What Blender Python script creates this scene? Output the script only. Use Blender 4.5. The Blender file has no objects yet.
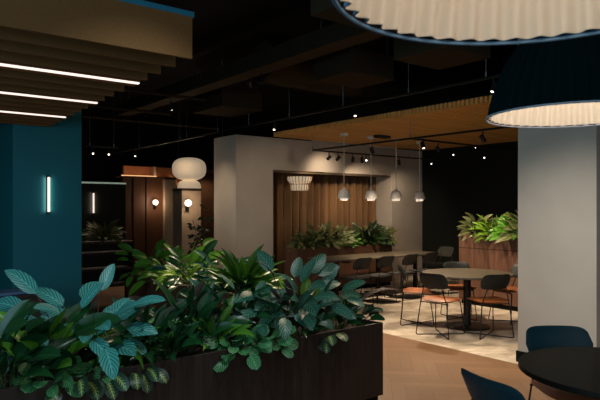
import bpy, bmesh, math, random
from mathutils import Vector, Matrix
PI = math.pi
S = bpy.context.scene
COL = S.collection
# ------------------------------------------------------------------ camera, world, light, exposure
EYE = 1.64
cam = bpy.data.cameras.new('camera'); camo = bpy.data.objects.new('camera', cam); COL.objects.link(camo)
camo.location = (0, 0, EYE); camo.rotation_euler = (PI/2, 0, -0.6663)
cam.lens = 35; cam.sensor_width = 36; cam.shift_y = 0.0117
cam.dof.use_dof = True; cam.dof.focus_distance = 6.2; cam.dof.aperture_fstop = 6.3
S.camera = camo
w = bpy.data.worlds.new('world'); S.world = w; w.use_nodes = True
w.node_tree.nodes['Background'].inputs[0].default_value = (0.95, 0.80, 0.66, 1)
w.node_tree.nodes['Background'].inputs[1].default_value = 0.042
S.view_settings.view_transform = 'Standard'; S.view_settings.look = 'None'
S.view_settings.exposure = 0.0; S.view_settings.gamma = 1.0; S.view_settings.use_curve_mapping = False
try:
    S.cycles.use_denoising = True; S.cycles.max_bounces = 8; S.cycles.sample_clamp_indirect = 4
    S.cycles.caustics_reflective = False; S.cycles.caustics_refractive = False
except Exception: pass

def area_light(name, loc, target, size, size_y, power, color):
    l = bpy.data.lights.new(name, 'AREA'); l.shape = 'RECTANGLE'; l.size = size; l.size_y = size_y
    l.energy = power; l.color = color
    o = bpy.data.objects.new(name, l); COL.objects.link(o); o.location = loc
    o.rotation_euler = (Vector(target) - Vector(loc)).to_track_quat('-Z', 'Y').to_euler()
    return o
# daylight through the window front behind and to the left of the camera
area_light('window_daylight', (-3.2, 1.6, 2.2), (4.0, 4.6, 1.0), 4.5, 2.2, 125, (0.48, 0.83, 1.0))
area_light('window_daylight', (1.2, -3.5, 2.4), (3.0, 5.0, 1.2), 4.0, 2.0, 42, (0.78, 0.93, 1.0))

# ------------------------------------------------------------------ helpers
def at(px, Y):
    """X of the place on the line Y = const seen along column px of the photograph."""
    t = (px - 300) / 583
    d = Y / (.786 - .618*t)
    return d * (.618 + .786*t)
def cw(xr, d):
    """camera-relative right and forward metres to room X, Y."""
    return (.618*d + .786*xr, .786*d - .618*xr)

MATS = {}
def mat(name, color, rough=.6, metal=0, spec=.5, emit=None, estr=0, noise=None, bump=0, coat=0):
    if name in MATS: return MATS[name]
    m = bpy.data.materials.new(name); m.use_nodes = True
    nt = m.node_tree; b = nt.nodes['Principled BSDF']
    b.inputs['Base Color'].default_value = (*color, 1); b.inputs['Roughness'].default_value = rough
    b.inputs['Metallic'].default_value = metal; b.inputs['Specular IOR Level'].default_value = spec
    b.inputs['Coat Weight'].default_value = coat
    if emit: b.inputs['Emission Color'].default_value = (*emit, 1); b.inputs['Emission Strength'].default_value = estr
    if noise:   # (scale xyz, amount, second color)
        tc = nt.nodes.new('ShaderNodeTexCoord'); mp = nt.nodes.new('ShaderNodeMapping'); n = nt.nodes.new('ShaderNodeTexNoise')
        mp.inputs['Scale'].default_value = noise[0]; n.inputs['Scale'].default_value = 1; n.inputs['Detail'].default_value = 6
        nt.links.new(tc.outputs['Object'], mp.inputs[0]); nt.links.new(mp.outputs[0], n.inputs[0])
        r = nt.nodes.new('ShaderNodeValToRGB'); r.color_ramp.elements[0].position = .35; r.color_ramp.elements[1].position = .65
        r.color_ramp.elements[0].color = (*color, 1); r.color_ramp.elements[1].color = (*noise[1], 1)
        nt.links.new(n.outputs[0], r.inputs[0]); nt.links.new(r.outputs[0], b.inputs['Base Color'])
        if bump:
            bp = nt.nodes.new('ShaderNodeBump'); bp.inputs['Strength'].default_value = bump; bp.inputs['Distance'].default_value = .01
            nt.links.new(n.outputs[0], bp.inputs['Height']); nt.links.new(bp.outputs[0], b.inputs['Normal'])
    MATS[name] = m; return m

def leafmat(name, base, stripe, mid, freq=9, slant=1.2, sw=.5, midw=.035, rough=.38, back=None, tint=.25, blotch=False):
    m = bpy.data.materials.new(name); m.use_nodes = True; nt = m.node_tree; L = nt.links
    b = nt.nodes['Principled BSDF']; b.inputs['Roughness'].default_value = rough
    b.inputs['Specular IOR Level'].default_value = .35; b.inputs['Coat Weight'].default_value = .05; b.inputs['Coat Roughness'].default_value = .3
    def N(t, **k):
        n = nt.nodes.new(t)
        for a, v in k.items(): setattr(n, a, v)
        return n
    def M(op, a, c=None):
        n = N('ShaderNodeMath', operation=op)
        for i, v in enumerate((a, c)):
            if v is None: continue
            if isinstance(v, (int, float)): n.inputs[i].default_value = v
            else: L.new(v, n.inputs[i])
        return n.outputs[0]
    uv = N('ShaderNodeUVMap'); sp = N('ShaderNodeSeparateXYZ'); L.new(uv.outputs[0], sp.inputs[0])
    au = M('ABSOLUTE', M('SUBTRACT', sp.outputs[0], .5))          # 0 at the midrib, .5 at the edge
    vv = sp.outputs[1]
    ph = M('SUBTRACT', M('MULTIPLY', vv, freq*2*PI), M('MULTIPLY', au, freq*slant*PI*1.3))
    st = M('GREATER_THAN', M('SINE', ph), 1-2*sw)
    if blotch:                                                     # pale blotches gathered along the midrib
        st = M('MULTIPLY', st, M('LESS_THAN', au, .2))
    def mix(f, a, c):
        n = N('ShaderNodeMix', data_type='RGBA'); 
        if isinstance(f, (int, float)): n.inputs[0].default_value = f
        else: L.new(f, n.inputs[0])
        for i, v in ((6, a), (7, c)):
            if isinstance(v, tuple): n.inputs[i].default_value = (*v, 1)
            else: L.new(v, n.inputs[i])
        return n.outputs[2]
    col = mix(st, base, stripe)
    col = mix(M('LESS_THAN', au, midw), col, mid)
    at_ = N('ShaderNodeAttribute', attribute_name='tone')           # each leaf a shade younger or older
    young = tuple(min(1, c*1.7 + .02*(i == 1)) for i, c in enumerate(base)); young = (young[0]*1.3, young[1], young[2]*.6)
    col = mix(M('MULTIPLY', at_.outputs['Fac'], tint), col, young)
    if back:
        g = N('ShaderNodeNewGeometry'); col = mix(g.outputs['Backfacing'], col, back)
    L.new(col, b.inputs['Base Color'])
    tr = N('ShaderNodeBsdfTranslucent'); L.new(col, tr.inputs[0]); mx = N('ShaderNodeMixShader'); mx.inputs[0].default_value = .14
    L.new(b.outputs[0], mx.inputs[1]); L.new(tr.outputs[0], mx.inputs[2]); L.new(mx.outputs[0], nt.nodes['Material Output'].inputs[0])
    return m

def woodmat(name, c1, c2, axis='z', rough=.5, scale=1.0):
    sc = {'z': (38, 38, 1.6), 'x': (1.6, 38, 38), 'y': (38, 1.6, 38)}[axis]
    return mat(name, c1, rough, noise=(tuple(s*scale for s in sc), c2), bump=.15)

def mesh_obj(name, verts, faces, m, parent=None, smooth=False, uvs=None, tones=None):
    me = bpy.data.meshes.new(name); me.from_pydata(verts, [], faces); me.materials.append(m)
    if uvs:
        ul = me.uv_layers.new(name='UVMap')
        for lp in me.loops: ul.data[lp.index].uv = uvs[lp.vertex_index]
    if tones:
        a = me.attributes.new('tone', 'FLOAT', 'POINT')
        for i, t in enumerate(tones): a.data[i].value = t
    if smooth: me.polygons.foreach_set('use_smooth', [True]*len(me.polygons))
    me.update()
    o = bpy.data.objects.new(name, me); COL.objects.link(o)
    if parent: o.parent = parent
    return o
class G:
    """collects geometry for one mesh"""
    def __init__(s): s.v = []; s.f = []
    def add(s, v, f):
        n = len(s.v); s.v += [tuple(p) for p in v]; s.f += [tuple(i+n for i in q) for q in f]; return s
    def box(s, x0, x1, y0, y1, z0, z1, bev=0):
        if bev:
            bm = bmesh.new(); bmesh.ops.create_cube(bm, size=1)
            for v in bm.verts: v.co = ((x0+x1)/2+v.co.x*(x1-x0), (y0+y1)/2+v.co.y*(y1-y0), (z0+z1)/2+v.co.z*(z1-z0))
            bmesh.ops.bevel(bm, geom=bm.edges[:], offset=bev, segments=2, affect='EDGES', profile=.5)
            bm.verts.index_update(); s.add([v.co[:] for v in bm.verts], [[v.index for v in f.verts] for f in bm.faces]); bm.free(); return s
        v = [(x, y, z) for x in (x0, x1) for y in (y0, y1) for z in (z0, z1)]
        return s.add(v, [(0,1,3,2), (4,6,7,5), (0,4,5,1), (2,3,7,6), (0,2,6,4), (1,5,7,3)])
    def tube(s, pts, r, n=8, closed=False, r1=None):
        pts = [Vector(p) for p in pts]; k = len(pts); v = []; f = []
        up = None
        for i, p in enumerate(pts):
            if closed: t = pts[(i+1) % k] - pts[i-1]
            else: t = pts[min(i+1, k-1)] - pts[max(i-1, 0)]
            t.normalize()
            if up is None: up = t.orthogonal().normalized()
            up = (up - t*up.dot(t)); up = up.normalized() if up.length > 1e-6 else t.orthogonal().normalized()
            b = t.cross(up); rr = r if r1 is None else r + (r1-r)*i/(k-1)
            v += [p + (up*math.cos(2*PI*j/n) + b*math.sin(2*PI*j/n))*rr for j in range(n)]
        for i in range(k if closed else k-1):
            a = i*n; c = ((i+1) % k)*n
            f += [(a+j, a+(j+1) % n, c+(j+1) % n, c+j) for j in range(n)]
        if not closed: f += [tuple(range(n))[::-1], tuple(range((k-1)*n, k*n))]
        return s.add(v, f)
    def lathe(s, prof, n=32, loc=(0,0,0), wob=None, cap=True):
        v = []; f = []; k = len(prof)
        for (r, z) in prof:
            for j in range(n):
                a = 2*PI*j/n; rr = r*(1 + (wob(a, z) if wob else 0))
                v.append((loc[0]+rr*math.cos(a), loc[1]+rr*math.sin(a), loc[2]+z))
        for i in range(k-1):
            f += [(i*n+j, i*n+(j+1) % n, (i+1)*n+(j+1) % n, (i+1)*n+j) for j in range(n)]
        if cap: f += [tuple(range(n))[::-1], tuple(range((k-1)*n, k*n))]
        return s.add(v, f)
    def obj(s, name, m, parent=None, smooth=False):
        o = mesh_obj(name, s.v, s.f, m, parent, smooth)
        bm = bmesh.new(); bm.from_mesh(o.data); bmesh.ops.recalc_face_normals(bm, faces=bm.faces[:]); bm.to_mesh(o.data); bm.free()
        if smooth:
            md = o.modifiers.new('es', 'EDGE_SPLIT'); md.split_angle = math.radians(40)
        return o
def rounded(pts, r=.03, n=4):
    """polyline with rounded corners"""
    pts = [Vector(p) for p in pts]; out = [pts[0]]
    for i in range(1, len(pts)-1):
        a = (pts[i-1]-pts[i]); c = (pts[i+1]-pts[i]); q = min(r, a.length*.45, c.length*.45)
        A = pts[i]+a.normalized()*q; C = pts[i]+c.normalized()*q
        out += [(A*(1-t)**2 + pts[i]*2*t*(1-t) + C*t*t) for t in [k/n for k in range(n+1)]]
    return out+[pts[-1]]
def tag(o, label=None, cat=None, group=None, kind=None):
    for k, v in (('label', label), ('category', cat), ('group', group), ('kind', kind)):
        if v: o[k] = v
    return o
def thing(name, loc, rz=0, label=None, cat=None, group=None):
    o = bpy.data.objects.new(name, None); COL.objects.link(o); o.location = loc; o.rotation_euler = (0, 0, rz)
    o.empty_display_size = .1
    return tag(o, label, cat, group)
def kids(o): return [c for c in bpy.data.objects if c.parent == o]
def copy_tree(o, parent=None):
    c = o.copy(); COL.objects.link(c)
    if parent: c.parent = parent
    for ch in kids(o): copy_tree(ch, c)
    return c
def struct(g, name, m, smooth=False): return tag(g.obj(name, m, smooth=smooth), kind='structure')

# ------------------------------------------------------------------ materials
M_plaster = mat('grey_plaster', (.49, .43, .37), .75, noise=((2.2, 2.2, 2.2), (.54, .48, .415)), bump=.1)
M_black = mat('soot_black_paint', (.008, .008, .008), .85, spec=.1)
M_darkwall = mat('charcoal_green_paint', (.0085, .0105, .0085), .8, spec=.15)
M_teal = mat('petrol_blue_paint', (.004, .160, .205), .55, spec=.45)
M_duct = mat('dark_coated_duct', (.034, .025, .015), .8, spec=.1, noise=((3, 3, 3), (.042, .031, .019)))
M_panel = mat('dark_acoustic_panel', (.040, .030, .019), .85, spec=.05)
M_felt = mat('tan_felt_board', (.185, .075, .016), .85, noise=((60, 60, 60), (.205, .09, .024)))
M_tealedge = mat('teal_board_edge', (.01, .17, .27), .6)
M_led = mat('led_diffuser', (1, .95, .9), .4, emit=(1, .80, .70), estr=1.25)
M_bulb = mat('bulb_glow', (1, .95, .9), .4, emit=(1, .86, .72), estr=4.5)
M_globe = mat('globe_glow', (1, .95, .9), .4, emit=(1, .80, .62), estr=3.0)
M_metal = mat('black_metal', (.012, .012, .013), .45, metal=.3)
M_rod = mat('steel_wire', (.22, .26, .30), .4, metal=.9)
M_planter = woodmat('dark_walnut_veneer', (.016, .010, .009), (.030, .019, .015), 'z', .45)
M_walnut = woodmat('walnut_veneer', (.095, .043, .026), (.145, .068, .041), 'z', .5, .6)
M_walnut_dark = woodmat('walnut_veneer_darker', (.075, .034, .020), (.12, .055, .03), 'z', .5, .6)  # same walnut grain in a darker tone
M_oakceil = woodmat('oak_slats', (.74, .38, .10), (.92, .50, .15), 'x', .55, .5)
M_curtain = mat('ochre_curtain', (.20, .105, .045), .9, noise=((30, 30, 2), (.25, .135, .06)))
M_white = mat('white_lacquer', (.86, .84, .80), .35)
M_cream = mat('cream_felt', (.46, .42, .36), .9)
M_blacktop = mat('black_laminate', (.006, .007, .005), .5, spec=.18)
M_greytop = mat('warm_grey_laminate', (.115, .096, .070), .36)
M_tan = mat('cognac_leather', (.26, .082, .024), .45, noise=((12, 12, 12), (.33, .105, .032)))
M_tealshell = mat('petrol_shell', (.003, .030, .045), .45, spec=.3)
M_darkshell = mat('charcoal_shell', (.010, .014, .015), .5, spec=.3)
M_grayshell = mat('grey_fabric', (.045, .045, .040), .85, spec=.2)
M_darkpad = mat('black_seat_pad', (.018, .018, .019), .7)
M_soil = mat('soil', (.02, .013, .009), .95, noise=((50, 50, 50), (.045, .03, .02)), bump=.6)
M_stem = mat('green_stem', (.045, .085, .02), .5)
M_stemred = mat('maroon_stem', (.07, .03, .02), .5)
M_copper = mat('terracotta_paint', (.34, .13, .055), .8)
M_brown = woodmat('brown_panelling', (.095, .038, .016), (.12, .05, .022), 'z', .6, .3)
M_beige = mat('beige_plaster', (.30, .23, .165), .8, noise=((4, 4, 4), (.35, .27, .19)))

# leaf species
LEAF = {
 'calathea': leafmat('calathea_leaf', (.008, .040, .027), (.050, .180, .125), (.06, .21, .14), 6, 1.2, .36, .025, .42, back=(.055, .022, .026), tint=.2),
 'calathea_blue': leafmat('calathea_blue_leaf', (.014, .13, .12), (.075, .34, .31), (.12, .41, .37), 7, 1.2, .42, .03, .42, back=(.05, .02, .025), tint=.1),
 'maranta': leafmat('prayer_plant_leaf', (.016, .045, .026), (.24, .32, .09), (.32, .40, .12), 7, 1.0, .40, .05, .42, back=(.06, .06, .03), tint=.1, blotch=True),
 'fittonia': leafmat('mottled_leaf', (.012, .085, .030), (.10, .30, .12), (.14, .34, .14), 5, 2.0, .4, .03, .45, tint=.3),
 'lily': leafmat('dark_glossy_leaf', (.005, .034, .014), (.007, .044, .017), (.025, .10, .035), 12, 1.2, .5, .03, .30, tint=.55),
 'dumbcane': leafmat('bright_leaf', (.045, .16, .018), (.07, .22, .025), (.20, .36, .07), 10, 1.2, .5, .035, .36, tint=.7),
 'lime': leafmat('lime_leaf', (.085, .20, .015), (.11, .24, .02), (.25, .37, .07), 10, 1.2, .5, .04, .4, tint=.6),
 'fern': leafmat('strap_leaf', (.028, .10, .012), (.035, .13, .016), (.10, .19, .03), 16, 1.0, .5, .05, .36, tint=.8),
 'bronze': leafmat('bronze_leaf', (.022, .012, .009), (.026, .014, .010), (.06, .03, .025), 10, 1.2, .5, .02, .6, tint=.1),
 'cream': leafmat('cream_variegated_leaf', (.030, .055, .014), (.23, .225, .10), (.25, .24, .11), 6, 1.3, .33, .07, .45, tint=.35),
 'dark': leafmat('small_dark_leaf', (.012, .030, .010), (.016, .038, .012), (.04, .07, .02), 8, 1, .5, .03, .4, tint=.4),
}
SH = {  # width profiles along the blade
 'oval': lambda t: math.sin(PI*min(1, t**.80))**.62 if 0 < t < 1 else 0,
 'lance': lambda t: (math.sin(PI*t**.62))**.9 if 0 < t < 1 else 0,
 'strap': lambda t: min(1, (t*7+.25))*(1-t**3.5) ,
 'round': lambda t: math.sqrt(max(0, 1-(2*t-1)**2))**.85,
}
LV = Vector((-.42, -.72, .55)).normalized()
def add_leaf(B, p0, az, e0, e1, Lp, Lb, W, shape, fold, rng, roll=None, nl=9, wave=0.0):
    """petiole (length Lp) then blade (length Lb); elevation runs from e0 to e1 along the way"""
    p = Vector(p0); n = 5; stem = [p.copy()]
    tot = Lp + Lb; s = 0
    def dirn(q, a): e = e0 + (e1-e0)*q; return Vector((math.cos(e)*math.cos(a), math.cos(e)*math.sin(a), math.sin(e)))
    for i in range(n):
        p = p + dirn((s/tot)**1.3, az)*Lp/n; s += Lp/n; stem.append(p.copy())
    if roll is None:                                                # blades twist to face the window light
        d = dirn(((Lp+Lb*.5)/tot)**1.3, az); sd = d.cross(Vector((0, 0, 1))).normalized(); nm = sd.cross(d)
        roll = max((-.75, -.4, 0, .4, .75), key=lambda q: (sd*math.cos(q)+nm*math.sin(q)).cross(d).dot(LV)) + rng.uniform(-.3, .3)
    turn = rng.uniform(-.35, .35); tone = rng.random()
    nv = len(B['v']); f = SH[shape]; cross = (-.5, -.27, 0, .27, .5)
    a = az
    for i in range(nl+1):
        t = i/nl
        d = dirn((s/tot)**1.3, a); side = d.cross(Vector((0, 0, 1)))
        side = side.normalized() if side.length > 1e-4 else Vector((math.sin(az), -math.cos(az), 0))
        nrm = side.cross(d).normalized()
        side = (side*math.cos(roll) + nrm*math.sin(roll)); nrm = side.cross(d)
        ww = W*f(t) + .002
        for c in cross:
            lift = fold*abs(c)*2*ww*.5 + wave*math.sin(t*14 + (3 if c > 0 else 0))*abs(c)*2
            if abs(c) == .27: lift *= .8
            B['v'].append(tuple(p + side*c*ww + nrm*lift)); B['uv'].append((c+.5, t)); B['t'].append(tone)
        if i < nl: p = p + d*Lb/nl; s += Lb/nl; a = az + turn*t
    for i in range(nl):
        for j in range(4):
            q = nv + i*5 + j; B['f'].append((q, q+1, q+6, q+5))
    if Lp > .01: B['stems'].append(stem)
def plant(name, label, loc, kind, n, size, group=None, shape='oval', Lp=(.2, .4), Lb=(.14, .2), asp=.4, e0=(60, 85), e1=(-30, 20),
          az=None, fold=.25, seed=1, spread=.05, stem=None, sr=.0035, wave=0, lean=.85, extra=(), cat='plant'):
    rng = random.Random(seed); B = dict(v=[], f=[], uv=[], t=[], stems=[])
    root = thing(name, loc, 0, label, cat, group)
    n = int(n*1.45)
    for i in range(n):
        if az: a = math.radians(rng.uniform(*az))
        else:
            a = i*2.39996 + rng.uniform(-.35, .35); c0_ = math.radians(-115)
            a = c0_ + ((a-c0_+PI) % (2*PI) - PI)*lean
        q = (i+.5)/n       # inner leaves stand, outer leaves spread
        ra = rng.uniform(.2, 1)*spread
        E0 = math.radians(e0[1] + (e0[0]-e0[1])*q + rng.uniform(-6, 6)); E1 = math.radians(e1[1] + (e1[0]-e1[1])*q + rng.uniform(-12, 12))
        lb = rng.uniform(*Lb)*size; lp = rng.uniform(*Lp)*size
        add_leaf(B, (ra*math.cos(a), ra*math.sin(a), 0), a, E0, E1, lp, lb, lb*asp*rng.uniform(.85, 1.15), shape, fold, rng, wave=wave*lb)
    for (a, E0, E1, lp, lb, W) in extra:
        add_leaf(B, (0, 0, 0), math.radians(a), math.radians(E0), math.radians(E1), lp, lb, W, shape, fold, rng, roll=0)
    mesh_obj('foliage', B['v'], B['f'], LEAF[kind], root, True, B['uv'], B['t'])
    if B['stems']:
        g = G()
        for s_ in B['stems']: g.tube(s_, sr, 5, r1=sr*.6)
        g.obj('stems', stem or M_stem, root, True)
    return root

# ------------------------------------------------------------------ the room
def floor_mat():
    m = bpy.data.materials.new('oak_herringbone'); m.use_nodes = True; nt = m.node_tree; L = nt.links; b = nt.nodes['Principled BSDF']
    b.inputs['Roughness'].default_value = .42; b.inputs['Specular IOR Level'].default_value = .35
    a = nt.nodes.new('ShaderNodeAttribute'); a.attribute_name = 'tone'
    r = nt.nodes.new('ShaderNodeValToRGB'); r.color_ramp.elements[0].color = (.165, .090, .046, 1); r.color_ramp.elements[1].color = (.245, .140, .075, 1)
    uv = nt.nodes.new('ShaderNodeUVMap'); mp = nt.nodes.new('ShaderNodeMapping'); mp.inputs['Scale'].default_value = (3, 60, 1)
    n = nt.nodes.new('ShaderNodeTexNoise'); n.inputs['Scale'].default_value = 1; n.inputs['Detail'].default_value = 4
    L.new(uv.outputs[0], mp.inputs[0]); L.new(mp.outputs[0], n.inputs[0])
    x = nt.nodes.new('ShaderNodeMix'); x.data_type = 'FLOAT'; x.inputs[0].default_value = .35
    L.new(a.outputs['Fac'], x.inputs[2]); L.new(n.outputs[0], x.inputs[3]); L.new(x.outputs[0], r.inputs[0]); L.new(r.outputs[0], b.inputs['Base Color'])
    return m
def herringbone(x0, x1, y0, y1):
    Lp, W, gap = .60, .12, .0012; v = []; f = []; uv = []; t = []; rng = random.Random(4)
    c45 = math.cos(PI/4); rot = lambda x, y: ((x-y)*c45, (x+y)*c45)
    R = int(max(x1-x0, y1-y0)/W)+12; k = int(Lp/W)
    cx, cy = (x0+x1)/2, (y0+y1)/2
    def clip(poly):
        for ax, lim, sg in ((0, x0, 1), (0, x1, -1), (1, y0, 1), (1, y1, -1)):
            out = []
            for i in range(len(poly)):
                A, C = poly[i-1], poly[i]; ia = (A[ax]-lim)*sg >= 0; ic = (C[ax]-lim)*sg >= 0
                if ia != ic:
                    q = (lim-A[ax])/(C[ax]-A[ax]); out.append(tuple(A[m]+(C[m]-A[m])*q for m in range(4)))
                if ic: out.append(C)
            poly = out
            if len(poly) < 3: return []
        return poly
    for i in range(-R, R):
        for j in range(-R//2, R//2):
            for o_ in (0, 1):
                bx = i*W + j*2*k*W; by = i*W
                if bx < -1.6*R*W or bx > 1.6*R*W: continue
                if o_ == 0: q = (bx, by, bx+Lp, by+W)
                else: q = (bx+Lp, by-Lp+W, bx+Lp+W, by+W)
                q = (q[0]+gap, q[1]+gap, q[2]-gap, q[3]-gap)
                pts = [(q[0], q[1]), (q[2], q[1]), (q[2], q[3]), (q[0], q[3])]
                ru = rng.random()*30
                uvs = [((p[0]-q[0])+ru, (p[1]-q[1])+ru) if o_ == 0 else ((p[1]-q[1])+ru, (p[0]-q[0])+ru) for p in pts]
                poly = [(rot(*p)[0]+cx, rot(*p)[1]+cy, u[0], u[1]) for p, u in zip(pts, uvs)]
                poly = clip(poly)
                if not poly: continue
                n0 = len(v); tn = rng.random()
                for p in poly: v.append((p[0], p[1], 0)); uv.append((p[2], p[3])); t.append(tn)
                f.append(tuple(range(n0, len(v))))
    o = mesh_obj('floor', v, f, floor_mat(), uvs=uv, tones=t); tag(o, kind='structure')
herringbone(-1.5, 5.55, -1.2, 12.5)
struct(G().box(-4.5, 5.55, -4, 16, -.2, -.002), 'floor', mat('oak_joint', (.16, .08, .04), .7))
M_stone = mat('pale_stone', (.26, .21, .15), .5, noise=((1.6, 2.2, 2), (.66, .58, .48)), bump=.1)
_nt = M_stone.node_tree
_n = [n for n in _nt.nodes if n.type == 'TEX_NOISE'][0]; _n.inputs['Detail'].default_value = 9; _n.inputs['Distortion'].default_value = 1.6; _n.inputs['Roughness'].default_value = .65
struct(G().box(5.55, 13, -4, 16, -.2, .001), 'floor', M_stone)
struct(G().box(-4.5, 13, -4, 16, 4.1, 4.3), 'ceiling', M_black)
struct(G().box(10.80, 11.0, -1, 9.85, 0, 4.1), 'wall_right', M_darkwall)
struct(G().box(-4.5, 13, 15.9, 16.1, 0, 4.1), 'wall_back', M_black)
# pale wall with the curtained niche: pier, lintel, right pier, all one wall
NX0, NX1, WY = 6.47, 9.76, 9.06
g = G().box(5.64, NX0, WY, 9.85, 0, 2.96).box(NX1, 10.80, WY, 9.85, 0, 2.96).box(NX0, NX1, WY, 9.85, 2.35, 2.96)
struct(g, 'wall_niche', M_plaster)
struct(G().box(NX0, NX1, 9.80, 9.85, 0, 2.35), 'wall_niche_back', M_darkwall)
struct(G().box(NX0, NX1, WY+.05, WY+.10, 2.31, 2.35), 'trim_1', mat('brass_rail', (.30, .22, .14), .4, metal=.6))
# oak slat ceiling, slats run along X
g = G(); y = 2.4
while y < 9.02: g.box(6.45, 10.78, y, y+.036, 2.975, 3.055); y += .07
struct(g, 'ceiling_slats', M_oakceil)
struct(G().box(6.47, 10.79, 2.4, 9.05, 3.055, 3.09), 'ceiling', M_black)
struct(G().box(5.65, 6.47, 2.62, 3.44, 0, 4.1), 'column', M_plaster)
struct(G().box(5.635, 6.485, 2.605, 3.455, 0, .115), 'baseboard_column', M_black)
struct(G().box(1.58, 2.37, 7.45, 8.25, 0, 4.1), 'column', M_teal)

# ------------------------------------------------------------------ far room at the left
struct(G().box(0.2, 4.93, 12.5, 12.7, 0, 2.17), 'wall_far_left', M_darkwall)
M_cove = mat('cove_glow_cool', (.8, 1, .9), .5, emit=(.45, .60, .48), estr=.22)
o = G().box(2.6, 4.93, 12.46, 12.49, 2.14, 2.175).obj('cove_light', M_cove); tag(o, 'pale green light line along the top of the far dark wall', 'light strip')
Yb = 14.2
struct(G().box(at(123, Yb), at(176, Yb), Yb, Yb+.2, 0, 2.42), 'wall_far', M_brown)
struct(G().box(at(124, Yb+.5), at(215, Yb)+1.5, Yb+.5, Yb+.6, 0, 2.71), 'wall_far', M_copper)
struct(G().box(at(123, Yb), at(176, Yb), Yb-.05, Yb+.5, 2.38, 2.42), 'trim_2', M_brown)
struct(G().box(at(163, Yb), at(174, Yb), Yb-.12, Yb, 0, 2.36), 'trim_3', M_beige)
struct(G().box(at(159, Yb), at(161, Yb), Yb+.3, Yb+.48, 2.42, 2.71), 'trim_4', M_beige)
o = G().box(at(124, Yb), at(158.5, Yb), Yb+.1, Yb+.16, 2.42, 2.45).obj('cove_light', mat('cove_glow_warm', (1, .7, .4), .5, emit=(1, .50, .22), estr=1.2)); tag(o, 'warm light line in the cove above the brown panelled wall', 'light strip')
o = G().box(at(162, Yb), at(181, Yb), Yb+.36, Yb+.42, 2.20, 2.23).obj('cove_light', MATS['cove_glow_warm']); tag(o, 'short warm light line behind the paper lanterns', 'light strip')
struct(G().box(at(201, 13), at(222, 13)+.6, 13, 13.2, 0, 2.5), 'wall_far', M_brown)
for px, z0 in ((133, 0), (146, 0)):      # panel joints
    struct(G().box(at(px, Yb)-.012, at(px, Yb)+.012, Yb-.012, Yb, 0, 2.38), 'trim_5', M_black)
l = area_light('cove_glow', ((at(124, Yb)+at(158, Yb))/2, Yb+.15, 2.46), ((at(124, Yb)+at(158, Yb))/2, Yb+.5, 2.62), 1.4, .03, 1.6, (1, .62, .34))
l = area_light('cove_glow', (at(172, Yb), Yb+.40, 2.24), (at(172, Yb), Yb+.5, 2.4),   .7, .03, 1.2, (1, .62, .30))
# free-standing beige pier
bx = at(182, 10.7); bw = at(201, 10.7)
struct(G().box(bx, bw, 10.7, 11.1, 0, 1.97), 'column', M_beige)
struct(G().box(bx-.01, bw+.01, 10.69, 11.11, 1.97, 2.02), 'trim_6', M_planter)
def point(loc, power, color=(1, .72, .48), r=.05):
    l = bpy.data.lights.new('glow', 'POINT'); l.energy = power; l.color = color; l.shadow_soft_size = r
    o = bpy.data.objects.new('glow', l); COL.objects.link(o); o.location = loc; return o
def globe_sconce(loc, label, power):
    t = thing('globe_sconce', loc, 0, label, 'wall lamp')
    G().lathe([(.004, -.07), (.045, -.054), (.066, -.02), (.07, 0), (.066, .02), (.045, .054), (.004, .07)], 20).obj('globe', M_globe, t, True)
    G().tube([(0, 0, -.06), (0, .0, -.10), (.03, .08, -.10)], .012).box(-.005, .065, .075, .105, -.17, -.05, .005).obj('bracket', M_metal, t)
    p = point((0, -.10, .0), power); p.parent = t; p.name = 'lamp_glow'
    return t
globe_sconce((at(157, 14.0), 14.09, 1.66+.10), 'white globe wall lamp on the brown panelled wall', 9)
globe_sconce((at(188, 10.6), 10.59, 1.64+.08), 'white globe wall lamp on the beige pier', 8)
def led_bar(loc, L, label, power):
    t = thing('wall_light_bar', loc, 0, label, 'wall lamp', 'upright light bars')
    G().box(-.02, .02, -.03, 0, -L/2-.02, L/2+.02).obj('housing', M_metal, t)
    G().box(-.014, .014, -.05, -.03, -L/2, L/2, .004).obj('diffuser', M_led2, t)
    for sx in (-1, 1):        # the bar lights the wall on both sides of itself
        l = area_light('lamp_glow', (0, 0, 0), (0, 1, 0), .03, L, power, (1, .80, .66)); l.parent = t
        l.location = (sx*.026, -.018, 0); l.rotation_euler = (PI/2, 0, -sx*.9)
    return t
M_led2 = mat('bar_diffuser', (1, .95, .9), .4, emit=(1, .80, .68), estr=1.2)
led_bar((at(48, 7.45), 7.45, EYE+12.5/583*7.05), .42, 'upright white light bar on the petrol blue column', .16)
led_bar((at(93, 12.5), 12.5, EYE+4/583*12.3), .42, 'upright white light bar on the far dark wall', .5)

# ------------------------------------------------------------------ slatted felt canopy with light lines
t = thing('slatted_ceiling_raft', (0, 0, 2.6), 0, 'tan felt baffle raft hung at the top left with light lines', 'ceiling raft')
for k in range(16):
    yk = 3.40 + .262*k; xe = 1.786 + .012*k
    G().box(-1.2, xe, yk, yk+.028, 0, .27).obj('baffle', M_felt, t)
G().box(-1.2, 1.80, 3.40, 7.40, .27, .305).obj('top_board', M_tealedge, t)
for k, (yy, xe) in enumerate(((4.31, 1.81), (5.36, 1.85), (6.42, 1.88))):
    lab = ['longest and nearest light line under the felt baffles', 'middle light line under the felt baffles', 'farthest light line under the felt baffles'][k]
    r = thing('linear_light', (0, yy, 2.60), 0, lab, 'light', 'light lines in the baffle raft')
    G().box(-1.2, xe, -.022, .022, .0, .05).obj('housing', M_felt, r)
    G().box(-1.19, xe-.005, -.015, .015, -.012, 0).obj('diffuser', M_led, r)

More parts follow.
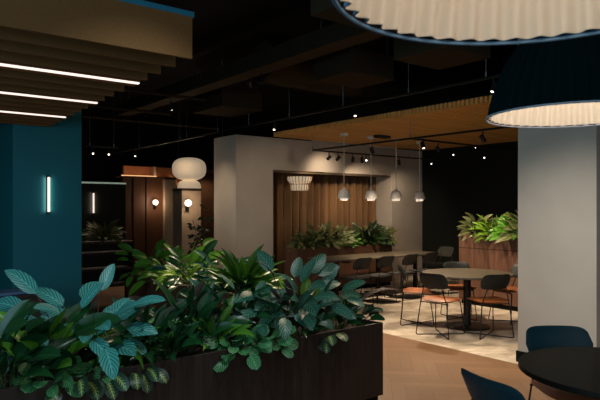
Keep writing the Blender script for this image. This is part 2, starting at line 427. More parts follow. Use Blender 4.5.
# ------------------------------------------------------------------ services under the black slab
def duct(x0, x1, y0, y1, z0, z1, label, m=None, name='duct', cat='duct'):
    o = G().box(x0, x1, y0, y1, z0, z1, .01).obj(name, m or M_duct); tag(o, label, cat)
    for xx in (x0+.05, x1-.05):
        for yy in (y0+.08, y1-.08): G().tube([(xx, yy, z1-.005), (xx, yy, 4.1)], .004, 5).obj('hanging_wire', M_rod, o)
duct(4.38, 4.66, 2.2, 11.6, 3.50, 3.72, 'long dark rectangular duct running away under the slab', M_duct)
duct(2.3, 2.5, 7, 13.5, 3.46, 3.6, 'small duct near the blue column')
for (x0, x1, y0, y1, lab) in ((4.9, 5.70, 5.25, 5.93, 'dark acoustic box above the niche, between two like it'), (4.9, 5.70, 3.8, 4.53, 'dark acoustic box just left of the black bell lamp'),
                         (4.9, 5.70, 8.3, 9.3, 'farthest dark acoustic box over the pale wall corner'), (3.2, 4.25, 3.2, 3.93, 'dark acoustic box partly behind the cream bell lamp')):
    duct(x0, x1, y0, y1, 3.30, 3.62, lab, M_panel, 'acoustic_box', 'ceiling box')
g = G().tube([(4.8, 7.0, 3.75), (6.5, 6.95, 3.72), (8.5, 6.7, 3.6), (10.5, 6.6, 3.6)], .3, 20)
tag(g.obj('round_duct', M_duct, smooth=True), 'dark round duct crossing above the oak ceiling', 'duct')
for k, (x0, y0) in enumerate(((3.0, 8.5), (3.2, 10.2), (5.0, 11.5))):
    tag(G().tube([(x0-2, y0, 3.4), (x0+1.7, y0, 3.4)], .025).obj('conduit', M_duct), ['nearest thin pipe crossing under the slab at left', 'second thin pipe crossing under the slab at left', 'farthest thin pipe crossing under the slab'][k], 'pipe')

def track(name, segs, label, rods, z, top):
    r = thing(name, (0, 0, 0), 0, label, 'light track')
    for a, b in segs:
        G().tube([(a[0], a[1], z), (b[0], b[1], z)], .020, 4).obj('rail', M_metal, r)
    for (x, y_) in rods:
        G().tube([(x, y_, z), (x, y_, top)], .004, 5).tube([(x, y_, z+.02), (x, y_, z+.07)], .011, 6).obj('hanging_rod', M_rod, r)
track('light_track', [((5.75, 2.9), (5.75, 14))], 'long black light track hung along the front of the oak ceiling', [(5.75, v) for v in (3.9, 5.05, 6.3, 7.6, 8.8, 9.9, 11.2)], 3.10, 4.1)
track('light_track', [((5.2, 9.4), (5.2, 14.5))], 'shorter black light track beyond the pale pier', [(5.2, v) for v in (10.4, 12.4)], 2.95, 4.1)
track('rectangular_track_light', [((6.93, 2.9), (6.93, 8.42)), ((6.93, 8.42), (10.7, 8.42)), ((6.93, 6.05), (10.7, 6.05))], 'black rectangular track frame under the oak ceiling', [(6.93, 8.42), (6.93, 6.05), (6.93, 4.2), (9.6, 8.42)], 2.70, 2.975)

track('light_track', [((5.9, 12.5), (7.6, 12.5))], 'short black light track by the brown wall behind the pale pier', [(6.2, 12.5), (7.4, 12.5)], 2.72, 4.1)
track('light_track', [((at(86, 11.8), 11.8), (at(118, 11.8), 11.8))], 'short black light track above the far dark wall', [(at(90, 11.8), 11.8), (at(114, 11.8), 11.8)], 2.86, 4.1)
track('light_track', [((1.2, 2.3), (3.6, 2.3))], 'added unseen track carrying the overhead spotlights before the foreground planter', [(1.4, 2.3), (3.45, 2.3)], 3.50, 4.1)  # unseen rail added only to hold the three fill spotlights
def spot(x, y_, z, aim, label, power, cone=60, seen=True, color=(1, .77, .53)):
    """black cylinder spotlight; z is the underside of its track"""
    t = thing('track_spotlight', (x, y_, z), 0, label, 'spotlight', 'black track spotlights')
    d = (Vector(aim) - Vector((x, y_, z-.1))).normalized(); c = Vector((0, 0, -.10))
    G().tube([(0, 0, 0), (0, 0, -.07)], .010, 6).obj('arm', M_metal, t)
    G().tube([c-d*.05, c+d*.05], .032, 14).obj('body', M_metal, t)
    G().tube([c+d*.05, c+d*.054], .017, 14).obj('lens', M_bulb if seen else M_metal, t)
    if power:
        l = bpy.data.lights.new('beam', 'SPOT'); l.energy = power*2.5; l.color = color; l.spot_size = math.radians(cone); l.spot_blend = 1.0; l.shadow_soft_size = .04
        o = bpy.data.objects.new('beam', l); COL.objects.link(o); o.parent = t; o.location = c+d*.07
        o.rotation_euler = d.to_track_quat('-Z', 'Y').to_euler()
    return t
SPOTS = [
 (at(207, 12.5), 12.5, 2.70, (at(211, 13), 13, 1.6), 'spotlight grazing the brown wall behind the pale pier', 7, 80),
 (at(93, 11.8), 11.8, 2.84, (3.0, 8.0, 0), 'left of two small spotlights above the far dark wall', 4, 60),
 (at(109, 11.8), 11.8, 2.84, (3.0, 8.0, 0), 'right of two small spotlights above the far dark wall', 4, 60),
 (at(338, 8.42), 8.42, 2.68, (at(322, 9.06), 9.06, 2.25), 'bright spotlight near the left corner of the track frame, washing the pale wall', 9, 110),
 (at(329, 8.42), 8.42, 2.68, (6.2, 9.9, 1.0), 'dark spotlight nearest the left corner of the track frame', 0, 60, False),
 (at(366, 8.42), 8.42, 2.68, (2.0, 0.2, 1.7), 'spotlight on the frame glaring towards the viewer over the niche', 0, 60),
 (at(362, 8.42), 8.42, 2.68, (at(364, 9.06), 9.06, 1.6), 'spotlight on the back rail washing the curtain', 24, 110, False),
 (at(399, 8.42), 8.42, 2.68, (10.3, 9.06, 1.6), 'dark spotlight on the back rail near the third pendant, with an added beam', 9, 80, False),  # fixture is dark; beam added to brighten the wall right of the niche
 (6.93, 6.88, 2.68, (8.6, 7.0, 0), 'bright spotlight on the front rail beside the second pendant', 150, 90),
 (6.93, 5.8, 2.68, (6.8, 4.8, 0), 'bright spotlight on the front rail above the fourth pendant, over the round table', 110, 95),
 (7.95, 8.42, 2.68, (7.9, 8.70, 1.0), 'spotlight on the back rail above the niche planter', 30, 60, False),
 (6.93, 4.75, 2.68, (8.4, 4.8, 1.2), 'spotlight on the front rail left of the black bell lamp', 75, 65),
 (at(438, 6.05), 6.05, 2.68, (8.5, 5.4, 1.2), 'dark spotlight on the cross rail near the dark wall', 80, 65, False),
 (5.75, 6.05, 3.08, (5.0, 4.8, 0), 'spotlight on the long track above the front edge of the oak ceiling', 120, 85),
 (5.75, 8.0, 3.08, (4.2, 7.0, .8), 'spotlight on the long track nearer the pale pier', 75, 55),
 (5.75, 9.9, 3.08, (5.2, 9.2, .6), 'spotlight on the long track behind the top of the pale pier', 0, 60),
 (5.75, 3.8, 3.08, (4.7, 4.2, 0), 'spotlight on the long track nearest the black bell lamp', 95, 85),
 (5.2, 12.6, 2.93, (4.6, 12.0, .6), 'bright spotlight left of the paper lanterns', 30, 60),
 (4.52, 6.6, 3.48, (3.6, 6.2, 1.0), 'spotlight under the long duct, aimed at the rear planter', 205, 60, False),
 (4.52, 6.9, 3.48, (7.0, 9.06, .8), 'unseen spotlight added under the long duct to wash the pale wall', 38, 70, False),  # added wash for the pier front, its lens kept dark
 (4.52, 9.4, 3.48, (5.64, 9.5, 1.0), 'far spotlight under the long duct, aimed at the pale pier', 30, 60),
 (4.52, 3.9, 3.48, (2.4, 3.7, .9), 'nearest spotlight under the long duct, half hidden by the cream lamp', 60, 80, False),
 (1.6, 2.3, 3.48, (1.3, 3.6, .9), 'added unseen fill spotlight above the left of the foreground planter', 36, 75, False, (.80, .95, 1)),  # out of view, added to lift the leaves at the left
 (3.0, 2.3, 3.48, (2.6, 3.6, .9), 'added unseen fill spotlight above the middle of the foreground planter', 34, 70, False, (.90, .97, 1)),  # second added fill, out of view, brightens the middle leaves
 (3.3, 2.3, 3.48, (5.65, 3.0, .15), 'added unseen spotlight brightening the foot of the grey column', 112, 62, False, (1, .92, .80)),  # added out of view to lighten the lower column
 (4.52, 10.4, 3.48, (at(104, 9.6), 9.6, 1.2), 'spotlight under the far end of the long duct, aimed at the open shelf unit', 22, 45, False),
]
for s_ in SPOTS: spot(*s_)
for k, (px, yp, Yw) in enumerate(((433, 164, 6.9), (455, 155, 6.2), (486, 158, 5.6), (477, 148, 6.6), (508, 149, 5.0))):
    t_ = (px-300)/583; X = 10.78; d = X/(.618+.786*t_); Yq = d*(.786-.618*t_); z = EYE+(207-yp)/583*d
    t = thing('wall_spot', (X, Yq, z), 0, ['lowest point light on the dark wall, left', 'point light above the rear planter, left of two', 'point light above the rear planter, right of two', 'faint upper point light on the dark wall', 'faint point light beside the grey column'][k], 'light', 'point lights on the dark wall')
    G().tube([(0, 0, 0), (-.06, 0, 0)], .028, 10).obj('housing', M_metal, t); G().tube([(-.06, 0, 0), (-.064, 0, 0)], .015 if k < 3 else .008, 10).obj('lens', M_bulb, t)

t = thing('ceiling_light', (at(382, 7.6), 7.6, 2.975), 0, 'small black rectangular light on the oak ceiling above the pendants', 'light')
G().box(-.16, .16, -.07, .07, -.05, 0, .004).obj('housing', M_metal, t); G().box(-.13, .13, -.045, .045, -.053, -.05).obj('lens', M_darkwall, t)
# ------------------------------------------------------------------ pendants over the long table
def pendant(X, Yv, z, label, first=None):
    if first:
        c = copy_tree(first); c.location = (X, Yv, z); c['label'] = label; return c
    t = thing('pendant_lamp', (X, Yv, z), 0, label, 'pendant lamp', 'white pendant lamps over the long table')
    G().lathe([(.012, .245), (.026, .24), (.030, .205), (.024, .20)], 24).obj('cap', M_white, t, True)
    G().lathe([(.028, .21), (.060, .205), (.086, .185), (.096, .150), (.098, .125), (.094, .125), (.090, .15), (.080, .18), (.056, .198), (.028, .203)], 32, cap=False).obj('upper_shade', M_white, t, True)
    G().lathe([(.098, .145), (.108, .12), (.121, .052), (.116, .050), (.103, .12), (.094, .14)], 32, cap=False).obj('middle_shade', M_white, t, True)
    G().lathe([(.074, .10), (.074, .02), (.070, .012), (.066, .02), (.066, .1)], 32, cap=False).obj('lower_ring', mat('lit_white', (.8, .75, .7), .4, emit=(1, .84, .68), estr=.55), t, True)
    G().lathe([(.004, .03), (.05, .035), (.055, .07), (.02, .12)], 20).obj('bulb', mat('pendant_bulb', (1, 1, 1), .4, emit=(1, .8, .6), estr=4), t, True)
    G().tube([(0, 0, .24), (0, 0, 2.975-1.75)], .007, 6).obj('cord', M_white, t)
    G().lathe([(.065, 2.975-1.75-.045), (.07, 2.975-1.75-.04), (.07, 2.975-1.75)], 20).obj('ceiling_rose', M_white, t, True)
    p = point((0, 0, .03), 6); p.parent = t; p.name = 'lamp_glow'
    return t
P = None
for k, px in enumerate((344, 371, 396, 419.5)):
    lab = ['leftmost white pendant lamp over the long table', 'second white pendant lamp from the left over the long table', 'third white pendant lamp from the left over the long table', 'rightmost white pendant lamp, beside the dark wall'][k]
    q = pendant(at(px, 7.82), 7.82, 1.75, lab, P); P = P or q

# paper lanterns
def lantern(loc, s, label, ztop, ribs=False):
    t = thing('paper_lantern', loc, 0, label, 'pendant lamp')
    M_paper = mat('paper_glow', (.80, .68, .50), .8, emit=(1, .78, .54), estr=.27)
    def prof(R, H, e=2.6):
        return [(max(.03, R*(abs(math.cos(a))**(2/e))), H*math.copysign(abs(math.sin(a))**(2/e), math.sin(a))) for a in [(-90+180*i/16)*PI/180 for i in range(17)]]
    wob = lambda a, z: .018*abs(math.sin(a*6))
    for nm, R, H, z in (('upper_shade', .36*s, .245*s, 0), ('lower_shade', .25*s, .17*s, -.40*s)):
        sh = G().lathe([(r, zz+z) for r, zz in prof(R, H)], 54, wob=wob).obj(nm, M_paper, t, True)
    G().tube([(0, 0, .24*s), (0, 0, ztop-loc[2])], .004, 6).obj('cord', M_metal, t)
    return t
x, y_ = cw((189.3-300)/583*12.6, 12.6)
lantern((x, y_, EYE+38/583*12.6), 1.0, 'large two-tier cream paper lantern hanging in the far room', 4.1)
p = point((x-.6, y_-.7, 2.5), 6); p.parent = None
def reflected_lantern(loc, label, ztop):  # glowing ribbed body built in place of a lantern's reflection in the niche
    t = thing('reflected_lantern', loc, 0, label, 'pendant lamp')
    for nm, r0, r1, z0, z1 in (('upper_shade', .25, .20, 0, .125), ('lower_shade', .185, .175, -.145, -.03)):
        G().lathe([(.02, z0), (r1, z0), (r1+(r0-r1)*.8, z0+(z1-z0)*.45), (r0, z1), (.02, z1)], 40).obj(nm, MATS['paper_glow'], t, True)
        for k in range(22):
            a = 2*PI*k/22; c, s_ = math.cos(a), math.sin(a)
            G().tube([((r1+.012)*c, (r1+.012)*s_, z0-.01), ((r0+.012)*c, (r0+.012)*s_, z1+.01)], .006, 5).obj('rib', M_curtain, t)
    G().tube([(0, 0, -.16), (0, 0, ztop-loc[2])], .004, 6).obj('cord', M_metal, t)
reflected_lantern((at(299.5, 9.2), 9.2, EYE+24/583*11.6-.0), 'small glowing two-tier shape standing in for a lantern reflection in the niche', 2.35)

# large pleated bell lamps
def bell_lamp(x, y_, z, label, outer, edge, power):
    t = thing('bell_pendant', (x, y_, z), 0, label, 'pendant lamp', 'pleated felt bell lamps')
    prof = [(.405, .004), (.398, .05), (.384, .11), (.362, .18), (.335, .25), (.30, .31), (.26, .365), (.20, .42), (.12, .46), (.035, .475)]
    n = 42*10; wob = lambda a, zz: .026*math.cos(a*42)*(1-zz/.49)-.022
    G().lathe(prof, n, wob=wob, cap=False).obj('outer_shade', outer, t, True)
    G().lathe([(max(.02, r-.006), zz) for r, zz in prof], n, wob=wob, cap=False).obj('inner_shade', M_cream, t, True)
    pts = [(.41*math.cos(a), .41*math.sin(a), 0) for a in [2*PI*i/n for i in range(n)]]
    G().tube(pts, .0055, 6, closed=True).obj('rim', edge, t, True)
    G().lathe([(.01, .20), (.04, .22), (.05, .26), (.035, .31), (.02, .36)], 20).obj('bulb', mat('bell_bulb', (1, 1, 1), .5, emit=(1, .8, .6), estr=1.5), t, True)
    G().tube([(0, 0, .47), (0, 0, 4.1-z)], .006, 6).obj('cord', M_metal, t)
    p = point((0, 0, .085), power, (1, .84, .68), .07); p.parent = t; p.name = 'lamp_glow'
    return t
M_blueedge = mat('slate_blue_felt', (.10, .19, .30), .85, spec=.1)
bell_lamp(1.078, .605, 2.075, 'huge cream-lined pleated bell lamp cropped by the top edge', M_blueedge, M_blueedge, 4.8)
bell_lamp(2.84, 1.43, 2.09, 'black pleated bell lamp with cream lining at the right edge', mat('black_felt', (.003, .009, .010), .9, spec=.03), mat('pale_edge_felt', (.30, .34, .42), .85), 9.0)

# ------------------------------------------------------------------ curtain
v = []; f = []; n = 400
for i in range(n+1):
    u = i/n; x = NX0+.01 + (NX1-NX0-.02)*u
    a = u*2*PI*16 + .8*math.sin(u*17)
    yy = 9.62 + .085*math.sin(a) + .02*math.sin(a*2.3+1)
    for z in (.03, 1.2, 2.34): v.append((x, yy + (.01*math.sin(u*90) if z < 1 else 0), z))
for i in range(n):
    for j in range(2): q = i*3+j; f.append((q, q+3, q+4, q+1))
o = mesh_obj('curtain', v, f, M_curtain, smooth=True); tag(o, 'floor-length ochre pleated curtain filling the niche', 'curtain')
md = o.modifiers.new('sol', 'SOLIDIFY'); md.thickness = .006

# ------------------------------------------------------------------ planters
def planter(x0, x1, y0, y1, h, m, label, name='planter_box', seam=None):
    t = thing(name, ((x0+x1)/2, (y0+y1)/2, 0), 0, label, 'planter')
    a, b = (x1-x0)/2, (y1-y0)/2; w_ = .022
    g = G().box(-a, a, -b, -b+w_, .08, h, .002).box(-a, a, b-w_, b, .08, h, .002).box(-a, -a+w_, -b+w_, b-w_, .08, h, .002).box(a-w_, a, -b+w_, b-w_, .08, h, .002).box(-a+w_, a-w_, -b+w_, b-w_, .08, .12)
    g.obj('box', m, t)
    G().box(-a+.03, a-.03, -b+.03, b-.03, 0, .08).obj('plinth', M_black, t)
    G().box(-a+w_, a-w_, -b+w_, b-w_, .12, h-.05).obj('soil', M_soil, t)
    if seam:
        G().box(-a-.002, a+.002, -b-.002, b+.002, seam-.004, seam+.004).obj('shadow_gap', M_black, t)
    return t
planter(-1.2, 3.54, 3.385, 3.90, .68, M_planter, 'long dark walnut planter box across the foreground')
planter(3.30, 3.85, 5.35, 8.3, .68, M_walnut_dark, 'walnut planter box behind the foreground planter')
planter(6.57, 9.08, 8.42, 8.86, .88, M_walnut_dark, 'walnut planter box in front of the curtained niche')
planter(8.30, 8.80, 2.8, 6.16, 1.18, M_walnut, 'tall walnut planter box by the dark wall', seam=.95)
# shelf unit far left
t = thing('open_shelf_unit', (at(104, 9.6), 9.6, 0), 0, 'dark open shelf unit beside the blue column, carrying a plant', 'shelf')
for z in (.35, .62, .88, 1.06): G().box(-.55, .45, -.2, .2, z-.015, z+.015).obj('shelf', M_planter, t)
for xx in (-.55, .43): G().box(xx, xx+.02, -.2, .2, 0, 1.075).obj('upright', M_planter, t)
# cabinet at left edge
t = thing('low_cabinet', (at(25, 6.2), 6.2, 0), 0, 'low dark wooden cabinet in front of the blue column', 'cabinet')
G().box(-1.1, .22, -.2, .2, .06, .78, .004).obj('body', M_planter, t); G().box(-1.12, .24, -.22, .22, .78, .80).obj('top', M_planter, t); G().box(-1.05, .18, -.17, .17, 0, .06).obj('plinth', M_black, t)
o = G().box(-.28, .18, -.14, .14, 0, .03, .01).obj('folder', mat('dusty_blue_cover', (.09, .17, .33), .6)); o.location = (at(3, 6.15), 6.15, .801); o.rotation_euler = (0, 0, .2)
tag(o, 'flat blue folder lying on the low cabinet at the left edge', 'folder')

# ------------------------------------------------------------------ tables
def round_table(x, y_, R, h, th, top, label):
    t = thing('round_table', (x, y_, 0), 0, label, 'table')
    G().lathe([(.01, h-th), (R-.015, h-th), (R, h-th+.008), (R, h-.004), (R-.004, h), (.01, h)], 96).obj('tabletop', top, t, True)
    G().lathe([(.055, .03), (.05, .06), (.05, h-th-.02), (.09, h-th)], 28).obj('column_leg', M_metal, t, True)
    G().lathe([(.01, 0), (.30, 0), (.30, .012), (.27, .022), (.01, .03)], 48).obj('base', M_metal, t, True)
    return t
RX, RY = cw((467-300)/583*8.0, 8.0)
round_table(RX, RY, .605, .74, .03, M_greytop, 'round grey-topped table ringed by cognac chairs')
BX, BY = cw(1.772, 3.24)
round_table(BX, BY, .525, .74, .035, M_blacktop, 'round black-topped table cropped by the right edge')
t = thing('long_table', (7.95, 7.73, 0), 0, 'long taupe meeting table under the four white pendants', 'table')
G().box(-1.40, 1.40, -.40, .40, .712, .74, .006).obj('tabletop', M_greytop, t)
for sx in (-1.05, 0, 1.05):
    G().box(sx-.03, sx+.03, -.34, .34, .67, .712).box(sx-.03, sx+.03, -.03, .03, .02, .67).box(sx-.04, sx+.04, -.34, .34, 0, .02).obj('leg', M_metal, t)

# ------------------------------------------------------------------ chairs: front is +Y
def plate(w_, d_, th, z, e=3.6, n=40, cup=.0, rings=5):
    g = G(); v = []; f = []
    for side in (1, -1):
        for k in range(1, rings+1):
            q = k/rings
            for j in range(n):
                a = 2*PI*j/n; c, s_ = math.cos(a), math.sin(a)
                x = w_/2*math.copysign(abs(c)**(2/e), c)*q; y = d_/2*math.copysign(abs(s_)**(2/e), s_)*q
                edge = th/2*math.sqrt(max(0, 1-q**6))
                v.append((x, y, z + side*edge + cup*((x/(w_/2))**2) - (.02*max(0, y/(d_/2))**3)))
    R = rings*n
    for s_ in (0, 1):
        b = s_*R; f.append(tuple(range(b, b+n)))
        for k in range(rings-1): f += [(b+k*n+j, b+k*n+(j+1) % n, b+(k+1)*n+(j+1) % n, b+(k+1)*n+j) for j in range(n)]
    f += [((rings-1)*n+j, (rings-1)*n+(j+1) % n, R+(rings-1)*n+(j+1) % n, R+(rings-1)*n+j) for j in range(n)]
    return g.add(v, f)
def back_band(w_, h, z, y0, curve, th=.022, lean=.05, e=3.2):
    nu, nv_ = 24, 8; v = []; f = []
    for side in (0, 1):
        for i in range(nu+1):
            for j in range(nv_+1):
                a = -1+2*i/nu; b = -1+2*j/nv_
                # squircle map so the outline has rounded corners
                x = a; zz = b*max(0, 1-abs(a)**e)**.45
                ang = x*curve; Rr = (w_/2)/math.sin(curve)
                X = Rr*math.sin(ang); Yv = y0 + Rr*(1-math.cos(ang)) - lean*zz
                m_ = th/2*(1-max(abs(a), abs(b))**8)
                s_ = m_*(1 if side else -1)
                v.append((X - s_*math.sin(ang), Yv + s_*math.cos(ang), z + zz*h/2))
    K = (nu+1)*(nv_+1)
    for s_ in (0, 1):
        for i in range(nu):
            for j in range(nv_): q = s_*K+i*(nv_+1)+j; f.append((q, q+nv_+1, q+nv_+2, q+1))
    g = G().add(v, f); return g
def chair(label, seatm, backm, group, name='wire_chair', bh=.20, bw=.40):
    t = thing(name, (0, 0, 0), 0, label, 'chair', group)
    plate(.46, .44, .045, .455, cup=.012).obj('seat', seatm, t, True)
    back_band(bw, bh, .71, -.235, .42, e=7).obj('backrest', backm, t, True)
    for s_ in (-1, 1):
        path = rounded([(s_*.12, -.232, .66), (s_*.185, -.20, .43), (s_*.235, -.235, .009), (-s_*.215, .22, .009), (-s_*.175, .16, .43)], .03)
        G().tube(path, .0065, 8).obj('leg', M_metal, t, True)
    G().tube([(-.2, -.19, .43), (.2, -.19, .43)], .0065).obj('seat_rail', M_metal, t)
    G().tube([(-.175, .16, .43), (.175, .16, .43)], .0065).obj('seat_rail', M_metal, t)
    return t
def put(c, xr, d, txr, td, label=None, world=False):
    x, y_ = (xr, d) if world else cw(xr, d); X, Yt = (txr, td) if world else cw(txr, td)
    c.location = (x, y_, 0.0); c.rotation_euler = (0, 0, math.atan2(-(X-x), Yt-y_))
    if label: c['label'] = label
GC = 'cognac chairs around the grey round table'
c0 = chair('cognac seat chair in front of the round table, back turned, at its left', M_tan, M_darkshell, GC)
T = (2.29, 8.0)
put(c0, 1.82, 7.50, *T)
for xr, d, tx, ty, lab in ((2.39, 7.45, 2.27, 8.0, 'cognac seat chair in front of the round table, nearest the grey column'),
                   (1.66, 8.22, 2.5, 8.05, 'cognac seat chair at the far left of the round table'),
                   (2.35, 8.62, 2.29, 8.0, 'cognac seat chair behind the round table pedestal'),
                   (3.02, 8.35, 2.29, 8.0, 'cognac seat chair behind the round table, half hidden by the grey column')):
    c = copy_tree(c0); put(c, xr, d, tx, ty, lab)
c1 = chair('petrol blue chair between the black table and the grey column', mat('brown_leather', (.30, .085, .035), .5), M_tealshell, 'petrol blue chairs at the black round table', bh=.21, bw=.46)
put(c1, 1.765, 3.78, 1.765, 3.2)
c2 = copy_tree(c1); put(c2, 1.14, 2.96, 1.9, 3.30, 'petrol blue chair with its back to us at the bottom edge')
c3 = chair('dark chair with grey back at the near left end of the long table', M_darkpad, M_grayshell, 'dark chairs at the long table')
put(c3, 6.75, 7.12, 6.75, 8.2, world=True)
for x, y_, tx, ty, lab in ((7.30, 7.12, 7.30, 8, 'second dark chair on the near side of the long table'),
                 (7.92, 7.12, 7.90, 8, 'third dark chair on the near side of the long table'),
                 (8.50, 7.15, 8.47, 8, 'rightmost dark chair on the near side of the long table'),
                 (9.72, 7.7, 9.2, 7.7, 'dark chair at the far end of the long table'),
):
    c = copy_tree(c3); put(c, x, y_, tx, ty, lab, world=True)

# ------------------------------------------------------------------ plants
TOP = .62
FG = 'plants in the foreground planter'
def fp(px, Y, name, label, kind, n, size, seed, **k):
    return plant(name, label, (at(px, Y), Y, TOP), kind, n, size, group=FG, seed=seed, **k)
broad = dict(shape='oval', Lp=(.12, .34), Lb=(.20, .29), asp=.44, e0=(40, 82), e1=(-25, 45), fold=.35)
lily = dict(shape='lance', Lp=(.10, .36), Lb=(.22, .34), asp=.30, e0=(48, 86), e1=(-35, 45), fold=.35)
cala = dict(shape='oval', Lp=(.14, .46), Lb=(.16, .22), asp=.44, e0=(58, 89), e1=(-65, 40), lean=.9, fold=.15, stem=M_stemred)
niche = dict(shape='oval', Lp=(.08, .34), Lb=(.11, .17), asp=.42, e0=(32, 89), e1=(-45, 40), fold=.2)
low = dict(shape='round', Lp=(.06, .16), Lb=(.10, .14), asp=.72, e0=(15, 75), e1=(-55, 0), fold=.12)
rimhang = dict(shape='round', Lp=(.06, .12), Lb=(.13, .16), asp=.58, e0=(10, 40), e1=(-88, -60), az=(-145, -50), fold=.08)
fp(-14, 3.62, 'dumb_cane', 'big dark glossy leaves at the extreme left of the foreground planter', 'lily', 16, 1.1, 11, **broad)
fp(22, 3.72, 'dumb_cane', 'dark broad-leaved plant second from the left in the foreground planter', 'lily', 14, 1.05, 12, **broad)
fp(44, 3.60, 'dumb_cane', 'plant with large bright green leaves near the left of the foreground planter', 'dumbcane', 9, .95, 13, **broad)
fp(8, 3.50, 'peace_lily', 'low dark plant spilling over the rim at the left edge', 'lily', 16, .7, 14, **lily)
fp(92, 3.66, 'calathea', 'pale turquoise striped calathea in front of the blue column', 'calathea_blue', 20, 1.12, 15, **cala)
fp(60, 3.74, 'calathea', 'turquoise calathea with arching stems left of the largest one', 'calathea_blue', 9, 1.15, 16, **cala)
fp(74, 3.46, 'prayer_plant', 'prayer plant with yellow-veined leaves hanging over the rim at left', 'maranta', 3, .95, 17, **rimhang)
fp(102, 3.46, 'prayer_plant', 'second yellow-veined prayer plant hanging over the rim', 'maranta', 3, .95, 18, **rimhang)
fp(134, 3.47, 'prayer_plant', 'third yellow-veined prayer plant, below the strap leaves', 'maranta', 4, .95, 19, **rimhang)
fp(85, 3.50, 'zebra_plant', 'small mid-green mottled plant low between the turquoise leaves', 'fittonia', 16, .8, 20, **low)
fp(48, 3.47, 'zebra_plant', 'small mottled plant low at the left rim', 'fittonia', 14, .9, 21, **low)
fp(122, 3.62, 'strap_fern', 'strap-leaved fern right of the turquoise calathea', 'fern', 18, .85, 22, shape='strap', Lp=(.02, .05), Lb=(.34, .5), asp=.10, e0=(45, 85), e1=(-60, 20), fold=.3)
fp(146, 3.62, 'peace_lily', 'dark leafy plant left of the bronze leaf', 'lily', 20, .82, 23, **lily)
fp(170, 3.82, 'rubber_plant', 'bronze-leaved rubber plant in the middle of the foreground planter', 'bronze', 5, 1.1, 24, **broad)
fp(165, 3.50, 'peace_lily', 'low dark plant in front of the bronze leaf', 'lily', 18, .62, 25, **lily)
fp(187, 3.66, 'peace_lily', 'dark glossy plant in the centre of the foreground planter', 'lily', 22, .95, 26, **lily)
fp(212, 3.56, 'peace_lily', 'mid-green lance-leaved plant right of centre', 'fern', 16, .70, 27, **lily)
fp(226, 3.76, 'peace_lily', 'tall dark lance-leaved plant left of the striped calathea', 'lily', 20, .98, 28, **lily)
fp(238, 3.48, 'zebra_plant', 'round mottled light-green leaves at the rim left of centre', 'fittonia', 18, 1.0, 29, **low)
fp(264, 3.47, 'zebra_plant', 'round mottled light-green leaves at the rim under the calathea', 'fittonia', 18, 1.0, 30, **low)
fp(252, 3.62, 'calathea', 'dark calathea left of the tallest one', 'calathea', 14, .95, 31, **cala)
fp(288, 3.64, 'calathea', 'tallest green-striped calathea near the right of the foreground planter', 'calathea', 30, 1.18, 32, **cala)
fp(313, 3.60, 'calathea', 'green-striped calathea leaning right beside the tallest one', 'calathea', 18, .98, 33, **cala)
fp(300, 3.60, 'lime_plant', 'few yellow-green leaves among the tall calathea', 'lime', 3, .85, 34, **dict(cala, stem=M_stem, Lp=(.30, .42), e0=(70, 88), e1=(30, 75)))
fp(326, 3.48, 'prayer_plant', 'pale yellow-green leaves hanging over the rim at right', 'maranta', 3, .9, 35, **rimhang)
fp(338, 3.62, 'peace_lily', 'dark leafy plant near the right end of the foreground planter', 'lily', 18, .62, 36, **lily)
fp(300, 3.50, 'peace_lily', 'low dark plant in front of the tallest calathea', 'lily', 16, .58, 37, **lily)
fp(358, 3.60, 'philodendron', 'low green plant at the right end of the foreground planter', 'lily', 12, .5, 38, **dict(broad, e1=(-50, 10)))
fp(345, 3.66, 'bronze_plant', 'single long dark leaf reaching right past the planter end', 'bronze', 0, 1, 39, shape='lance', fold=.2, extra=((-32, 66, -22, .24, .40, .15), (-36, 40, -10, .15, .22, .08)))
fp(110, 3.80, 'peace_lily', 'dark filler plant behind the turquoise calathea', 'lily', 16, .8, 40, **lily)
fp(275, 3.80, 'peace_lily', 'dark filler plant behind the tallest calathea', 'lily', 16, .7, 41, **lily)

RG = 'plants in the walnut planter behind the foreground planter'
def rp(X, Y, name, label, kind, n, size, seed, **k): return plant(name, label, (X, Y, TOP), kind, n, size, group=RG, seed=seed, **k)
med = dict(shape='oval', Lp=(.06, .46), Lb=(.17, .26), asp=.42, e0=(20, 88), e1=(-60, 30), fold=.3)
rp(3.55, 8.1, 'dumb_cane', 'lit green plant at the far left end of the rear planter', 'dumbcane', 18, 1.0, 51, **med)
rp(3.62, 7.75, 'strap_fern', 'yellow-green strap-leaved plant at the left of the rear planter', 'lime', 20, .9, 52, shape='lance', Lp=(.05, .15), Lb=(.26, .36), asp=.16, e0=(40, 80), e1=(-60, 10))
rp(3.5, 7.4, 'dumb_cane', 'mid-green broad-leaved plant in the rear planter', 'dumbcane', 20, .95, 53, **med)
rp(3.68, 7.15, 'dumb_cane', 'tall broad-leaved plant in front of the dark doorway', 'dumbcane', 16, 1.2, 54, **med)
rp(3.5, 6.9, 'strap_fern', 'lime-green arching leaves at the middle of the rear planter', 'lime', 22, .95, 55, shape='lance', Lp=(.08, .2), Lb=(.22, .32), asp=.2, e0=(35, 80), e1=(-60, 0))
rp(3.45, 6.5, 'dumb_cane', 'dark leafy plant below the beige pier', 'lily', 20, 1.0, 56, **med)
rp(3.66, 6.25, 'dumb_cane', 'blue-green broad-leaved plant below the beige pier', 'calathea', 16, 1.05, 57, **dict(med, asp=.33))
rp(3.48, 5.95, 'dumb_cane', 'dark plant left of the arching strap fern', 'lily', 18, .9, 58, **med)
rp(3.62, 5.65, 'strap_fern', 'large arching strap fern in front of the pale pier', 'fern', 40, 1.05, 59, shape='lance', Lp=(.02, .06), Lb=(.42, .60), asp=.19, e0=(30, 88), e1=(-55, 50), fold=.4)
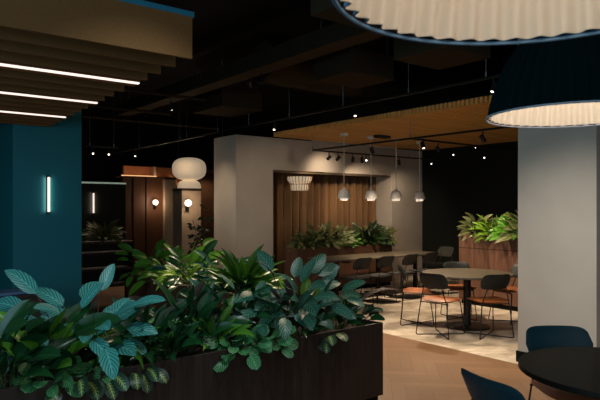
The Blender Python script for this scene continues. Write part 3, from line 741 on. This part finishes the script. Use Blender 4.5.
rp(3.42, 5.5, 'peace_lily', 'low plant at the near end of the rear planter', 'lily', 16, .6, 60, **lily)
# plant on the shelf
plant('variegated_plant', 'cream variegated plant on the open shelf unit', (at(103, 9.6), 9.6, 1.08), 'cream', 70, 1.1, seed=61, shape='lance', Lp=(.05, .2), Lb=(.14, .24), asp=.25, e0=(20, 85), e1=(-40, 30), group=None)
# niche planter
NG = 'variegated plants in the niche planter'
for k, px in enumerate((307, 320, 333, 345, 367, 379)):
    lab = ['leftmost plant of the niche planter', 'second plant from the left in the niche planter', 'third plant from the left, left of the dip in the niche planter', 'low green plant in the dip of the niche planter', 'tall dark plant in the niche planter, right of the dip', 'rightmost plant of the niche planter'][k]
    plant('variegated_plant', lab, (at(px, 8.64), 8.64, .82), ['cream', 'cream', 'cream', 'fern', 'dark', 'cream'][k], 90, [1.0, 1.2, 1.15, .85, 1.3, 1.1][k], seed=70+k, group=NG, **niche)
plant('strap_fern', 'spiky leaves standing behind the rightmost niche plants', (at(372, 8.7), 8.7, .82), 'cream', 18, 1.2, seed=78, group=NG, shape='strap', Lp=(.02, .08), Lb=(.3, .42), asp=.09, e0=(40, 85), e1=(0, 50))
# right rear planter
QG = 'plants in the tall walnut planter'
for k, (yy, kd, s_, lab) in enumerate(((5.92, 'cream', 1.3, 'pale-edged plant at the left end of the tall planter'), (5.6, 'lime', 1.05, 'bright green strap-leaved plant in the tall planter'), (5.25, 'dumbcane', 1.25, 'low green plant in the middle of the tall planter'),
                                       (5.0, 'cream', 1.5, 'tall pale-edged plant in the tall planter'), (4.6, 'lime', 1.25, 'bright arching plant beside the grey column'), (4.2, 'dumbcane', 1.1, 'green plant mostly hidden by the grey column'))):
    strap = kd == 'lime'
    plant('strap_fern' if strap else 'variegated_plant', lab, (8.52, yy, 1.12), kd, 40 if strap else 42, s_, seed=90+k, group=QG, shape='lance', Lp=(.02, .1) if strap else (.05, .22), Lb=(.30, .42) if strap else (.14, .22), asp=.16 if strap else .42, e0=(20, 88), e1=(-60, 30))
# indoor tree
t = thing('potted_ficus', cw((200-300)/583*9.9, 9.9) + (0,), 0, 'dark small-leaved potted tree between beige and pale piers', 'plant')
G().lathe([(.01, 0), (.15, 0), (.19, .38), (.17, .38), (.165, .34), (.01, .33)], 28).obj('pot', M_planter, t, True)
rng = random.Random(5); B = dict(v=[], f=[], uv=[], t=[], stems=[]); g = G()
for k, (dx, dz) in enumerate(((-.13, 1.42), (.02, 1.15), (.16, 1.78), (.10, 1.3), (-.05, 1.2))):
    pts = [Vector((dx*q**1.3 + .015*math.sin(q*9+k), rng.uniform(-.02, .02), .33 + (dz-.33)*q)) for q in [i/8 for i in range(9)]]
    g.tube(pts, .009, 6, r1=.004)
    for i in range(46):
        q = rng.uniform(.35, 1); a = rng.uniform(0, 2*PI); b = pts[min(8, int(q*8))]
        add_leaf(B, b, a, rng.uniform(-.2, .9), rng.uniform(-.9, .2), rng.uniform(.03, .09), rng.uniform(.06, .10), .042, 'oval', .2, rng, nl=5)
for s_ in B['stems']: g.tube([s_[0], s_[-1]], .002, 4)
mesh_obj('foliage', B['v'], B['f'], LEAF['dark'], t, True, B['uv'], B['t']); g.obj('trunk', M_stemred, t, True)
